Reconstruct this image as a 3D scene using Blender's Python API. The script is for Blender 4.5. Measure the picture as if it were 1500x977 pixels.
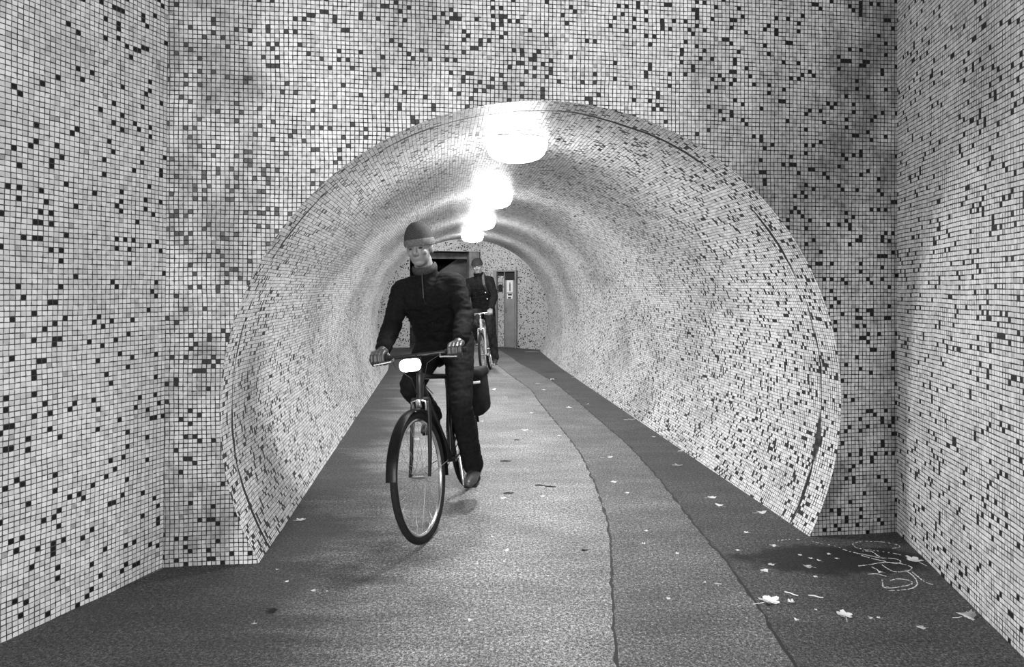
import bpy, bmesh, math, random
from mathutils import Vector, Matrix, noise
random.seed(7)
PI = math.pi
C = bpy.context.scene.collection
for o in list(bpy.data.objects): bpy.data.objects.remove(o)

# ------------------------------------------------------------------ camera, world, lights, exposure
EYE = 1.36
F = 1000.0                                    # focal length in pixels of the 1500 px wide frame
cam_d = bpy.data.cameras.new('camera'); cam = bpy.data.objects.new('camera', cam_d); C.objects.link(cam)
cam_d.sensor_width = 36; cam_d.lens = 36 * F / 1500; cam_d.shift_y = -66.5 / 1500
cam.location = (0, 0, EYE); cam.rotation_euler = (PI / 2, 0, 0)
cam_d.clip_start = .02
bpy.context.scene.camera = cam
w = bpy.data.worlds.new('world'); bpy.context.scene.world = w; w.use_nodes = True
w.node_tree.nodes['Background'].inputs[0].default_value = (1, 1, 1, 1)
w.node_tree.nodes['Background'].inputs[1].default_value = 0.09
LAMP_E = 165.0                                # radiance of the tunnel lamp diffusers
def area(name, loc, target, size, power):
    l = bpy.data.lights.new(name, 'AREA'); l.shape = 'DISK'; l.size = size; l.energy = power
    o = bpy.data.objects.new(name, l); C.objects.link(o); o.location = loc
    o.rotation_euler = (Vector(target) - Vector(loc)).to_track_quat('-Z', 'Y').to_euler()
    return o
area('approach_lamp', (1.9, -4.6, 3.0), (-.8, 3.4, 1.4), 1.0, 350)
area('approach_lamp_left', (-2.2, -3.8, 3.0), (1.5, 3.2, 1.2), 1.0, 370)
area('far_room_lamp', (-1.4, 14.3, 2.84), (-.6, 15.3, 1.0), .5, 38)
vs = bpy.context.scene.view_settings
bpy.context.scene.display_settings.display_device = 'sRGB'
vs.view_transform = 'Standard'; vs.look = 'None'; vs.exposure = 0.15; vs.gamma = 1.0
vs.use_curve_mapping = False
bpy.context.scene.cycles.max_bounces = 8

def gp(u, v):                                 # where the sight line meets the ground
    d = EYE * F / (v - 422.0)
    return Vector(((u - 750.0) / F * d, d, 0))

# ------------------------------------------------------------------ materials
class NT:
    def __init__(s, name):
        s.m = bpy.data.materials.new(name); s.m.use_nodes = True
        s.t = s.m.node_tree; s.b = s.t.nodes['Principled BSDF']
    def n(s, typ, **kw):
        nd = s.t.nodes.new(typ)
        for k, v in kw.items(): setattr(nd, k, v)
        return nd
    def lk(s, a, b): s.t.links.new(a, b)
    def put(s, sock, v):
        if isinstance(v, (int, float)): sock.default_value = v
        elif isinstance(v, (tuple, list)): sock.default_value = v
        else: s.lk(v, sock)
    def math(s, op, a, b=0.0, c=0.0, clamp=False):
        nd = s.n('ShaderNodeMath', operation=op, use_clamp=clamp)
        s.put(nd.inputs[0], a); s.put(nd.inputs[1], b); s.put(nd.inputs[2], c)
        return nd.outputs[0]
    def ss(s, v, lo, hi, a=0.0, b=1.0):
        nd = s.n('ShaderNodeMapRange', interpolation_type='SMOOTHSTEP')
        s.put(nd.inputs[0], v)
        for i, x in enumerate((lo, hi, a, b)): s.put(nd.inputs[i + 1], x)
        return nd.outputs[0]
    def noise(s, vec, scale, detail=3.0, rough=.55, dims='3D'):
        nd = s.n('ShaderNodeTexNoise', noise_dimensions=dims)
        if vec is not None: s.lk(vec, nd.inputs['Vector'])
        nd.inputs['Scale'].default_value = scale; nd.inputs['Detail'].default_value = detail
        nd.inputs['Roughness'].default_value = rough
        return nd.outputs['Fac']
    def grey(s, v):
        nd = s.n('ShaderNodeCombineColor')
        for i in range(3): s.lk(v, nd.inputs[i])
        return nd.outputs[0]
    def xyz(s, x, y, z=0.0):
        nd = s.n('ShaderNodeCombineXYZ')
        s.put(nd.inputs[0], x); s.put(nd.inputs[1], y); s.put(nd.inputs[2], z)
        return nd.outputs[0]
    def sep(s, v):
        nd = s.n('ShaderNodeSeparateXYZ'); s.lk(v, nd.inputs[0]); return nd.outputs

def plain(name, v, rough=.6, metal=0.0, var=.15, scale=40, bump=0.0):
    s = NT(name); tc = s.n('ShaderNodeTexCoord')
    f = s.noise(tc.outputs['Object'], scale, 4)
    s.lk(s.grey(s.math('MULTIPLY', s.ss(f, .3, .7, 1 - var, 1 + var), v)), s.b.inputs['Base Color'])
    s.b.inputs['Roughness'].default_value = rough; s.b.inputs['Metallic'].default_value = metal
    if rough > .74: s.b.inputs['Specular IOR Level'].default_value = .07
    if bump:
        bp = s.n('ShaderNodeBump'); bp.inputs['Strength'].default_value = bump; bp.inputs['Distance'].default_value = .004
        s.lk(f, bp.inputs['Height']); s.lk(bp.outputs[0], s.b.inputs['Normal'])
    return s.m

def glow(name, e):
    s = NT(name); s.b.inputs['Base Color'].default_value = (.9, .9, .9, 1)
    s.b.inputs['Emission Color'].default_value = (1, 1, 1, 1); s.b.inputs['Emission Strength'].default_value = e
    s.b.inputs['Roughness'].default_value = .3
    return s.m

P = .0215
def mosaic(name, seed, white=.72, joint=.05, jw=(.075, .075), dens=.075, dirt=.45, rough=.42, brick=None, corner=False, tilt=.5, grime=(.45, .7), vault=False):
    s = NT(name)
    uv = s.n('ShaderNodeUVMap').outputs[0]
    U = s.sep(uv)
    # the sheets were set by hand: rows wander a little
    wob1 = s.noise(s.xyz(U[0], U[1], seed), 3.2, 2)
    wob2 = s.noise(s.xyz(U[0], U[1], seed + 9), 2.6, 2)
    fine = s.noise(s.xyz(U[0], U[1], seed + 4), 30, 1)
    u = s.math('ADD', s.math('DIVIDE', U[0], P), s.math('MULTIPLY', s.math('SUBTRACT', s.math('ADD', wob1, s.math('MULTIPLY', fine, .10)), .55), .8))
    v = s.math('ADD', s.math('DIVIDE', U[1], P), s.math('MULTIPLY', s.math('SUBTRACT', s.math('ADD', wob2, s.math('MULTIPLY', fine, .10)), .55), .8))
    iu, iv = s.math('FLOOR', u), s.math('FLOOR', v)
    fu, fv = s.math('FRACT', u), s.math('FRACT', v)
    wn = s.n('ShaderNodeTexWhiteNoise', noise_dimensions='3D')
    s.lk(s.xyz(iu, iv, seed * 3.7 + .5), wn.inputs['Vector'])
    R = s.sep(wn.outputs['Color']); r1 = wn.outputs['Value']
    # chance of a black tile swells and thins over the wall
    cl = s.noise(s.xyz(iu, iv, seed + 20.5), .12, 2)
    dark = s.math('LESS_THAN', r1, s.ss(cl, .3, .7, dens * .65, dens * 1.3))
    grey_t = s.math('LESS_THAN', s.math('FRACT', s.math('MULTIPLY', r1, 57.3)), .03)
    eu = s.math('MINIMUM', fu, s.math('SUBTRACT', 1.0, fu)); ev = s.math('MINIMUM', fv, s.math('SUBTRACT', 1.0, fv))
    jn = s.noise(s.xyz(u, v, seed + 2), .7, 2)
    bk = s.ss(R[1], .45, .75, .35, 1.7) if brick else 1.0
    bu, bv = (bk if brick == 'u' else 1.0), (bk if brick == 'v' else 1.0)
    ju = s.ss(eu, s.math('MULTIPLY', s.math('MULTIPLY', s.ss(jn, .3, .7, .35, 1.1), jw[0]), bu), s.math('MULTIPLY', s.math('MULTIPLY', s.ss(jn, .3, .7, 1.0, 2.0), jw[0]), bu))
    jv = s.ss(ev, s.math('MULTIPLY', s.math('MULTIPLY', s.ss(jn, .3, .7, .35, 1.1), jw[1]), bv), s.math('MULTIPLY', s.math('MULTIPLY', s.ss(jn, .3, .7, 1.0, 2.0), jw[1]), bv))
    tile = s.math('MULTIPLY', ju, jv)
    if vault:                                 # cracked ring joint close to the portal
        wy = s.noise(s.xyz(U[0], 0, 3), 2.0, 3)
        ring = s.math('ABSOLUTE', s.math('SUBTRACT', U[1], s.math('ADD', .20, s.math('MULTIPLY', s.math('SUBTRACT', wy, .5), .09))))
        ringw = s.ss(s.noise(s.xyz(U[0], 0, 8), 1.3, 3), .42, .60, -.002, .012)
        sx = s.math('DIVIDE', s.math('ADD', U[0], .26), .15); sy = s.math('DIVIDE', s.math('SUBTRACT', U[1], .20), .030)
        sr = s.math('ADD', s.math('ADD', s.math('MULTIPLY', sx, sx), s.math('MULTIPLY', sy, sy)), s.math('MULTIPLY', s.math('SUBTRACT', fine, .5), 1.2))
        tile = s.math('MULTIPLY', tile, s.ss(sr, .5, 1.3, .06, 1.0))
        cr = s.ss(ring, ringw, s.math('ADD', ringw, .006))
        tile = s.math('MULTIPLY', tile, cr)
    # wash of dirt, own shape
    d1 = s.noise(s.xyz(U[0], s.math('MULTIPLY', U[1], .55), seed + 31), 1.5, 5, .6)
    d2 = s.noise(s.xyz(U[0], U[1], seed + 37), 7.0, 5, .65)
    dm = s.math('ADD', s.math('MULTIPLY', s.ss(d1, grime[0], grime[1]), .7), s.math('MULTIPLY', s.ss(d2, .5, .8), .4), clamp=True)
    if corner:                                # tile colour darkens unevenly towards the inner corners of this wall
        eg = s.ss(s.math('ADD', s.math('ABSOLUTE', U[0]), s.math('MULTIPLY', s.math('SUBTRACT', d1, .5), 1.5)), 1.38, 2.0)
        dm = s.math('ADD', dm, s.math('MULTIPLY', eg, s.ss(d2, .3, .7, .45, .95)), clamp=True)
    dirt_corner_f = s.math('SUBTRACT', 1.0, s.math('MULTIPLY', dm, dirt))
    col = s.math('MULTIPLY', white, s.ss(R[0], 0, 1, .82, 1.1))
    col = s.math('MULTIPLY', col, s.math('SUBTRACT', 1.0, s.math('MULTIPLY', grey_t, .35)))
    col = s.math('ADD', s.math('MULTIPLY', col, s.math('SUBTRACT', 1.0, dark)), s.math('MULTIPLY', dark, .012))
    col = s.math('MULTIPLY', col, dirt_corner_f)
    col = s.math('ADD', s.math('MULTIPLY', col, tile), s.math('MULTIPLY', s.math('SUBTRACT', 1.0, tile), joint))
    s.lk(s.grey(col), s.b.inputs['Base Color'])
    s.lk(s.math('ADD', s.math('MULTIPLY', tile, rough - .75), .75), s.b.inputs['Roughness'])
    h = s.math('ADD', s.math('MULTIPLY', s.math('SUBTRACT', R[1], .5), fu), s.math('MULTIPLY', s.math('SUBTRACT', R[2], .5), fv))
    h = s.math('ADD', s.math('MULTIPLY', h, tilt), s.math('MULTIPLY', tile, .6))
    bp = s.n('ShaderNodeBump'); bp.inputs['Strength'].default_value = .8; bp.inputs['Distance'].default_value = .003
    s.lk(h, bp.inputs['Height']); s.lk(bp.outputs[0], s.b.inputs['Normal'])
    s.b.inputs['Specular IOR Level'].default_value = .42 if vault else .3
    return s.m

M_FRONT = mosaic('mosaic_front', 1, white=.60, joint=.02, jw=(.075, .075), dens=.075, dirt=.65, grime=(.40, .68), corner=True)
M_LEFT = mosaic('mosaic_left', 2, white=.70, joint=.06, jw=(.06, .07), dens=.062, dirt=.35)
M_RIGHT = mosaic('mosaic_right', 3, white=.86, joint=.05, jw=(.055, .085), dens=.062, dirt=.40, brick='u')
M_VAULT = mosaic('mosaic_vault', 4, white=.74, joint=.012, jw=(.055, .085), dens=.12, dirt=.45, rough=.42, tilt=.4, brick='v', vault=True)
M_FAR = mosaic('mosaic_far', 5, white=.62, joint=.10, jw=(.06, .06), dens=.12, dirt=.3)

def asphalt(name, base, speck, seed):
    s = NT(name); pos = s.n('ShaderNodeNewGeometry').outputs['Position']; X = s.sep(pos)
    g1 = s.noise(pos, 160, 3, .7); g2 = s.noise(pos, 55, 3, .6)
    big = s.noise(s.xyz(X[0], X[1], seed), 1.1, 5, .6)
    streak = s.noise(s.xyz(s.math('MULTIPLY', X[0], 1.0), s.math('MULTIPLY', X[1], 3.0), seed + 2), 2.2, 5, .65)
    g3 = s.noise(pos, 85, 2, .8)
    c = s.math('MULTIPLY', s.math('MULTIPLY', base, s.ss(g1, .32, .68, .2, 1.9)), s.ss(g3, .33, .67, .35, 1.75))
    c = s.math('MULTIPLY', c, s.ss(g2, .3, .7, .6, 1.45))
    c = s.math('MULTIPLY', c, s.ss(big, .3, .7, .72, 1.25))
    c = s.math('MULTIPLY', c, s.ss(streak, .35, .7, .8, 1.15))
    vo = s.n('ShaderNodeTexVoronoi', feature='F1'); vo.inputs['Scale'].default_value = 95; s.lk(pos, vo.inputs['Vector'])
    rn = s.sep(vo.outputs['Color'])[0]
    chip = s.math('MULTIPLY', s.math('LESS_THAN', vo.outputs['Distance'], .30), s.math('GREATER_THAN', rn, .90))
    c = s.math('ADD', c, s.math('MULTIPLY', chip, speck))
    # old spill on the ground in the right-hand corner
    dx = s.math('DIVIDE', s.math('SUBTRACT', X[0], 1.62), .52); dy = s.math('DIVIDE', s.math('SUBTRACT', X[1], 3.42), .20)
    rr = s.math('ADD', s.math('MULTIPLY', dx, dx), s.math('MULTIPLY', dy, dy))
    rr = s.math('ADD', rr, s.math('MULTIPLY', s.math('SUBTRACT', s.noise(pos, 6, 4, .7), .5), 2.4))
    spill = s.ss(rr, .5, 1.2, .22, 1.0)
    c = s.math('MULTIPLY', c, spill)
    # ground colour darkens unevenly towards the left foot of the walls
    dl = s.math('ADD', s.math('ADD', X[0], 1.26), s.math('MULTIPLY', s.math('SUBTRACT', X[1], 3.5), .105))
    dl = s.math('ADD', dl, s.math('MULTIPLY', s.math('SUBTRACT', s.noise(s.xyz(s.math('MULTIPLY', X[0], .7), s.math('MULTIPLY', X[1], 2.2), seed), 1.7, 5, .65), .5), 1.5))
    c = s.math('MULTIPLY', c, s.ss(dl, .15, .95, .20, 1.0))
    s.lk(s.grey(c), s.b.inputs['Base Color'])
    s.lk(s.ss(big, .3, .7, .55, .72), s.b.inputs['Roughness'])
    s.b.inputs['Specular IOR Level'].default_value = .3
    bp = s.n('ShaderNodeBump'); bp.inputs['Strength'].default_value = .55; bp.inputs['Distance'].default_value = .004
    s.lk(s.math('ADD', g1, s.math('MULTIPLY', g2, .5)), bp.inputs['Height']); s.lk(bp.outputs[0], s.b.inputs['Normal'])
    return s.m
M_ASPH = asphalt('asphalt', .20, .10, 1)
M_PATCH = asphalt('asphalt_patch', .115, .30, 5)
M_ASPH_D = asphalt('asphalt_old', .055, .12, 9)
M_TAR = plain('tar_seam', .012, .7)
M_CONC = plain('concrete', .20, .8, var=.3, scale=6, bump=.2)
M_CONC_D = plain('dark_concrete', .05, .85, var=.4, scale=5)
M_DOORP = plain('grey_paint', .26, .5, var=.12, scale=8)
M_DARK = plain('black_void', .012, .7)
M_PAPER = plain('paper', .8, .7, var=.05)
M_LEAF = plain('pale_leaf', .92, .6, var=.2, scale=60)
M_LEAF_D = plain('dark_leaf', .015, .7, var=.2, scale=60)
M_CHALK = plain('chalk', .55, .9, var=.4, scale=90)
M_LAMP = glow('lamp_diffuser', LAMP_E)
M_LAMP_SIDE = glow('lamp_side_glass', 11.0)
M_RIM = plain('lamp_housing', .8, .5)
M_BIKELAMP = glow('bicycle_lamp_lens', 14)
M_RUBBER = plain('rubber', .018, .75)
M_BLACKMET = plain('black_metal', .02, .35, metal=.5)
M_STEEL = plain('steel', .6, .25, metal=1.0, var=.05)
M_PALEFRAME = plain('pale_frame_paint', .42, .35, metal=.3)
M_JACKET = plain('black_cloth', .007, .85, var=.3, scale=60, bump=.3)
M_JACKET2 = plain('dark_cloth', .012, .8, var=.4, scale=30, bump=.4)
M_TROUSER = plain('dark_trouser_cloth', .009, .85, var=.3, scale=50, bump=.3)
M_JEANS = plain('dark_denim', .03, .8, var=.5, scale=12, bump=.3)
M_SKIN = plain('skin', .24, .5, var=.06, scale=20)
M_SKIN_D = plain('skin_weathered', .16, .5, var=.06, scale=20)
M_WOOL = plain('dark_wool', .04, .95, var=.3, scale=120, bump=.6)
M_WOOL_L = plain('grey_wool', .10, .95, var=.3, scale=120, bump=.6)
M_GLOVE = plain('black_leather', .035, .45, var=.3, scale=60, bump=.3)
M_STRAP = plain('grey_webbing', .16, .7)
M_WHITE = plain('white_reflector', .85, .3, var=.02)
M_EYE = plain('eye', .01, .2)
M_BAG = plain('black_nylon', .012, .76, var=.3, scale=20, bump=.3)

# ------------------------------------------------------------------ helpers
def link(name, me, mat=None, parent=None, smooth=True):
    o = bpy.data.objects.new(name, me); C.objects.link(o)
    if mat is not None:
        for m in (mat if isinstance(mat, (list, tuple)) else [mat]): me.materials.append(m)
    if parent is not None: o.parent = parent
    if smooth:
        me.polygons.foreach_set('use_smooth', [True] * len(me.polygons))
    return o
def obj(name, bm, mat, parent=None, smooth=True, sharp=None):
    bmesh.ops.recalc_face_normals(bm, faces=bm.faces)
    me = bpy.data.meshes.new(name); bm.to_mesh(me); bm.free()
    o = link(name, me, mat, parent, smooth)
    if smooth:
        try: me.set_sharp_from_angle(angle=math.radians(sharp or 40))
        except Exception: pass
    return o
def tag(o, label, cat, group=None, kind=None):
    o['label'] = label; o['category'] = cat
    if group: o['group'] = group
    if kind: o['kind'] = kind
    return o
def struct(o): o['kind'] = 'structure'; return o
def empty(name, loc=(0, 0, 0), rot=(0, 0, 0)):
    o = bpy.data.objects.new(name, None); C.objects.link(o); o.location = loc; o.rotation_euler = rot
    o.empty_display_size = .1
    return o
def V(*a): return Vector(a)
def basis(d):
    d = d.normalized(); a = V(0, 0, 1) if abs(d.z) < .9 else V(1, 0, 0)
    x = d.cross(a).normalized(); return x, d.cross(x).normalized(), d
def tube(bm, pts, r, seg=10, cap=True):
    pts = [Vector(p) for p in pts]; rs = r if isinstance(r, (list, tuple)) else [r] * len(pts)
    rings = []; x = None
    for i, p in enumerate(pts):
        d = (pts[min(i + 1, len(pts) - 1)] - pts[max(i - 1, 0)])
        if x is None: x, y, d2 = basis(d)
        else:
            d2 = d.normalized(); x = (x - d2 * x.dot(d2)).normalized(); y = d2.cross(x)
        rings.append([bm.verts.new(p + (x * math.cos(2 * PI * k / seg) + y * math.sin(2 * PI * k / seg)) * rs[i]) for k in range(seg)])
    for a, b in zip(rings, rings[1:]):
        for k in range(seg): bm.faces.new((a[k], a[(k + 1) % seg], b[(k + 1) % seg], b[k]))
    if cap:
        bm.faces.new(rings[0][::-1]); bm.faces.new(rings[-1])
    return bm
def torus(bm, c, R, r, axis='Y', seg=64, ring=10, a0=0, a1=2 * PI, rr=None):
    full = abs(a1 - a0 - 2 * PI) < 1e-6
    n = seg if full else seg + 1; rings = []
    for i in range(n):
        a = a0 + (a1 - a0) * i / seg
        row = []
        for k in range(ring):
            b = 2 * PI * k / ring
            q = (R + r * math.cos(b)); h = (rr or r) * math.sin(b)
            if axis == 'Y': p = V(q * math.cos(a), h, q * math.sin(a))
            else: p = V(q * math.cos(a), q * math.sin(a), h)
            row.append(bm.verts.new(Vector(c) + p))
        rings.append(row)
    for i in range(seg):
        a, b = rings[i], rings[(i + 1) % n]
        for k in range(ring): bm.faces.new((a[k], a[(k + 1) % ring], b[(k + 1) % ring], b[k]))
    if not full: bm.faces.new(rings[0]); bm.faces.new(rings[-1][::-1])
    return bm
def box(bm, c, s, rotz=0.0, bev=0.0, rot=None):
    r = bmesh.ops.create_cube(bm, size=1)
    M = Matrix.Translation(c) @ (rot.to_4x4() if rot is not None else Matrix.Rotation(rotz, 4, 'Z')) @ Matrix.Diagonal((s[0], s[1], s[2], 1))
    bmesh.ops.transform(bm, matrix=M, verts=r['verts'])
    if bev:
        es = list({e for v in r['verts'] for e in v.link_edges})
        bmesh.ops.bevel(bm, geom=es, offset=bev, segments=3, affect='EDGES', profile=.5)
    return bm
def ell(bm, c, s, rot=None, sub=3):
    r = bmesh.ops.create_icosphere(bm, subdivisions=sub, radius=1)
    M = Matrix.Translation(c) @ (rot.to_4x4() if rot is not None else Matrix.Identity(4)) @ Matrix.Diagonal((s[0], s[1], s[2], 1))
    bmesh.ops.transform(bm, matrix=M, verts=r['verts'])
    return bm
def limb(bm, pts, rs):
    """overlapping tapered bars and balls, to be fused afterwards"""
    for i, (p, r) in enumerate(zip(pts, rs)): ell(bm, p, (r, r, r), sub=2)
    for i in range(len(pts) - 1):
        a, b = Vector(pts[i]), Vector(pts[i + 1])
        if (b - a).length > 1e-4: tube(bm, [a, b], [rs[i], rs[i + 1]], 16)
    return bm
def fuse(name, bm, mat, parent, voxel=.006, smooth_it=4, wrinkle=None):
    bmesh.ops.recalc_face_normals(bm, faces=bm.faces)
    me = bpy.data.meshes.new('t'); bm.to_mesh(me); bm.free()
    o = bpy.data.objects.new('t', me); C.objects.link(o)
    m = o.modifiers.new('r', 'REMESH'); m.mode = 'VOXEL'; m.voxel_size = voxel; m.adaptivity = 0
    if smooth_it:
        sm = o.modifiers.new('s', 'SMOOTH'); sm.factor = .5; sm.iterations = smooth_it
    dg = bpy.context.evaluated_depsgraph_get(); dg.update()
    me2 = bpy.data.meshes.new_from_object(o.evaluated_get(dg)); me2.name = name; me2.materials.clear()
    bpy.data.objects.remove(o)
    if wrinkle:
        amp, sc, st = wrinkle
        n = [v.normal.copy() for v in me2.vertices]
        for v, nn in zip(me2.vertices, n):
            q = Vector((v.co.x * sc, v.co.y * sc, v.co.z * sc * st))
            h = noise.noise(q) * .6 + noise.noise(q * 2.3 + V(3, 1, 7)) * .4
            v.co += nn * (amp * (1 - abs(h) * 3.0))
    return link(name, me2, mat, parent, True)

# ------------------------------------------------------------------ the tunnel: axis and section
RAD, RZ, CZ = 1.625, 1.594, .741
A_FLOOR = math.asin(-CZ / RZ)                # where the circle meets the floor
AX = [(3.555, .19), (7.3, -.19), (12.25, -.69), (13.6, -.83), (15.5, -1.04)]
def axis_x(y):
    for (y0, x0), (y1, x1) in zip(AX, AX[1:]):
        if y <= y1 or (y1 == AX[-1][0]): return x0 + (x1 - x0) * (y - y0) / (y1 - y0)
K0 = .1267                                    # the portal wall is not square to the line of sight
def skew(y):
    t = max(0, (y - 11.2) / 2.4); return K0 + (.80 - K0) * min(1, t) ** 1.5
NA = 120
def sec(y, i, R=RAD):
    a = PI - A_FLOOR - (PI - 2 * A_FLOOR) * i / NA      # from left foot over the crown to right foot
    t = R * math.cos(a); return V(axis_x(y) + t, y + skew(y) * t, CZ + RZ * math.sin(a)), a

def vault():
    bm = bmesh.new(); uvl = bm.loops.layers.uv.new('UVMap')
    ys = [3.555 + 10.045 * k / 72 for k in range(73)]
    rows = []
    for y in ys:
        row = []
        for i in range(NA + 1):
            p, a = sec(y, i)
            n = .004 * noise.noise(V(p.x * 1.7, p.y * 1.3, p.z * 1.7))
            if 3.6 < y < 13.5: p = p + V(n * math.cos(a), 0, n * math.sin(a)) * 1.5
            row.append((bm.verts.new(p), (RAD * a, (y - 3.555) + (skew(y) - K0) * RAD * math.cos(a))))
        rows.append(row)
    for a, b in zip(rows, rows[1:]):
        for i in range(NA):
            q = (a[i], b[i], b[i + 1], a[i + 1])
            f = bm.faces.new([x[0] for x in q])
            for l, x in zip(f.loops, q): l[uvl].uv = x[1]
    me = bpy.data.meshes.new('wall_vault'); bm.to_mesh(me); bm.free()
    return struct(link('wall_vault', me, M_VAULT))
vault()

def portal_wall(name, yc, half_l, half_r, top, mat, uoff=0):
    """flat wall with the round opening cut in it"""
    k = skew(yc); L = math.sqrt(1 + k * k)
    bm = bmesh.new(); uvl = bm.loops.layers.uv.new('UVMap')
    inner, outer = [], []
    for i in range(NA + 1):
        p, a = sec(yc, i); t = RAD * math.cos(a); z = p.z
        inner.append((t, z))
        # radial projection onto the outer box
        dx, dz = math.cos(a), math.sin(a)
        sx = (half_r / dx) if dx > 1e-6 else ((-half_l / dx) if dx < -1e-6 else 1e9)
        sz = ((top - CZ) / dz) if dz > 1e-6 else ((-CZ / dz) if dz < -1e-6 else 1e9)
        s = min(sx, sz); outer.append((dx * s, CZ + dz * s))
    # make sure the box corners are used
    def near(tx, tz):
        j = min(range(1, NA), key=lambda q: (outer[q][0] - tx) ** 2 + (outer[q][1] - tz) ** 2)
        outer[j] = (tx, tz)
    near(-half_l, top); near(half_r, top); 
    near(-half_l, 0); near(half_r, 0); outer[0] = inner[0]; outer[-1] = inner[-1]
    NR = 8
    rows = []
    for (ti, zi), (to, zo) in zip(inner, outer):
        r = []
        for q in range(NR + 1):
            f = q / NR; t = ti + (to - ti) * f; z = zi + (zo - zi) * f
            if z < 0: z = 0
            r.append((bm.verts.new((axis_x(yc) + t, yc + k * t, z)), (t * L + uoff, z)))
        rows.append(r)
    for a, b in zip(rows, rows[1:]):
        for q in range(NR):
            qd = (a[q], b[q], b[q + 1], a[q + 1])
            f = bm.faces.new([x[0] for x in qd])
            for l, x in zip(f.loops, qd): l[uvl].uv = x[1]
    bmesh.ops.dissolve_degenerate(bm, dist=1e-5, edges=bm.edges[:])
    bmesh.ops.recalc_face_normals(bm, faces=bm.faces)
    me = bpy.data.meshes.new(name); bm.to_mesh(me); bm.free()
    return struct(link(name, me, mat, smooth=False))
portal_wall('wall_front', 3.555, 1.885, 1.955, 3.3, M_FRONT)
portal_wall('wall_far_end', 13.6, 3.2, 2.6, 2.95, M_FAR)

def flat_wall(name, p0, p1, z0, z1, mat, thick=.18, side=1, lean0=(0, 0), lean1=(0, 0), kind=True, parent=None):
    """slab from p0 to p1 (plan), tiled on its room side, with thickness behind"""
    a, b = V(*p0, 0), V(*p1, 0); d = (b - a); L = d.length; n = V(-d.y, d.x, 0).normalized() * side * thick
    bm = bmesh.new(); uvl = bm.loops.layers.uv.new('UVMap')
    q = [a + V(0, 0, z0), b + V(0, 0, z0), b + V(*lean1, z1), a + V(*lean0, z1)]
    uvq = [(0, z0), (L, z0), (L, z1), (0, z1)]
    fr = [bm.verts.new(p) for p in q]; bk = [bm.verts.new(p + n) for p in q]
    fs = [(fr, uvq)]
    for i in range(4):
        j = (i + 1) % 4
        fs.append(([fr[j], fr[i], bk[i], bk[j]], [uvq[j], uvq[i], (uvq[i][0] + thick, uvq[i][1]), (uvq[j][0] + thick, uvq[j][1])]))
    fs.append((bk[::-1], uvq[::-1]))
    for vs_, us in fs:
        f = bm.faces.new(vs_)
        for l, x in zip(f.loops, us): l[uvl].uv = x
    bmesh.ops.recalc_face_normals(bm, faces=bm.faces)
    me = bpy.data.meshes.new(name); bm.to_mesh(me); bm.free()
    o = link(name, me, mat, parent, smooth=False)
    return struct(o) if kind else o
kL = axis_x(3.555) - 1.885; AL = (kL, 3.555 - K0 * 1.885)
AR = (axis_x(3.555) + 1.955, 3.555 + K0 * 1.955)
def along(p, d, s): return (p[0] + d[0] * s, p[1] + d[1] * s)
flat_wall('wall_left', AL, along(AL, (-.346, -.938), 4.6), 0, 3.3, M_LEFT, side=-1, lean0=(.03, 0), lean1=(.03, 0))
flat_wall('wall_right', AR, along(AR, (-.199, -.98), 3.3), 0, 3.3, M_RIGHT, side=1)

# ------------------------------------------------------------------ ground
S1 = [(905, 977), (899.5, 923.5), (896.5, 862), (895, 799), (890.5, 766), (882, 738), (870, 705), (852, 667), (836.6, 645), (812, 615.5), (790, 588.5), (777.6, 570), (763, 560), (745.7, 548), (726, 532), (716, 523), (708, 515)]
S2 = [(1165, 977), (1132, 923), (1111, 889), (1087, 854), (1060, 817), (1030, 784), (1000, 745), (967, 703), (935, 667), (913, 645), (881, 618), (849, 590), (812, 560), (787, 545), (763, 533), (748, 522), (736, 515)]
def seam_fn(pix):
    pts = sorted(((gp(u, v).y, gp(u, v).x) for u, v in pix))
    def f(y):
        if y <= pts[0][0]:
            (y0, x0), (y1, x1) = pts[0], pts[2]; return x0 + (x1 - x0) / (y1 - y0) * (y - y0)
        for (y0, x0), (y1, x1) in zip(pts, pts[1:]):
            if y <= y1: return x0 + (x1 - x0) * (y - y0) / (y1 - y0)
        return pts[-1][1] - .12 * (y - pts[-1][0])
    return f
s1, s2 = seam_fn(S1), seam_fn(S2)
def ground():
    bm = bmesh.new(); ys = []; y = -2.0
    while y < 20: ys.append(y); y += .03 if 1.8 < y < 8 else (.12 if y < 16 and y > 1 else .8)
    rows = []
    for y in ys:
        def jit(k, a): return a * (noise.noise(V(y * 9, k, 0)) + .6 * noise.noise(V(y * 31, k, 4)))
        a, b = s1(y) + jit(1, .012), s2(y) + jit(2, .012)
        wa = max(.0012, .006 + jit(3, .008)); wb = max(.0015, .007 + jit(5, .010))
        xs = [-9, -4, a - wa, a + wa, b - wb, b + wb, 4, 9]
        rows.append([bm.verts.new((x, y, -.004 if i in () else 0)) for i, x in enumerate(xs)])
    mi = [0, 0, 3, 1, 3, 2, 2]
    for r, q in zip(rows, rows[1:]):
        for i in range(7):
            f = bm.faces.new((r[i], r[i + 1], q[i + 1], q[i])); f.material_index = mi[i]
    me = bpy.data.meshes.new('floor'); bm.to_mesh(me); bm.free()
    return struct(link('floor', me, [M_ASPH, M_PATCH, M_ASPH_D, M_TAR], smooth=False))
ground()

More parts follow.
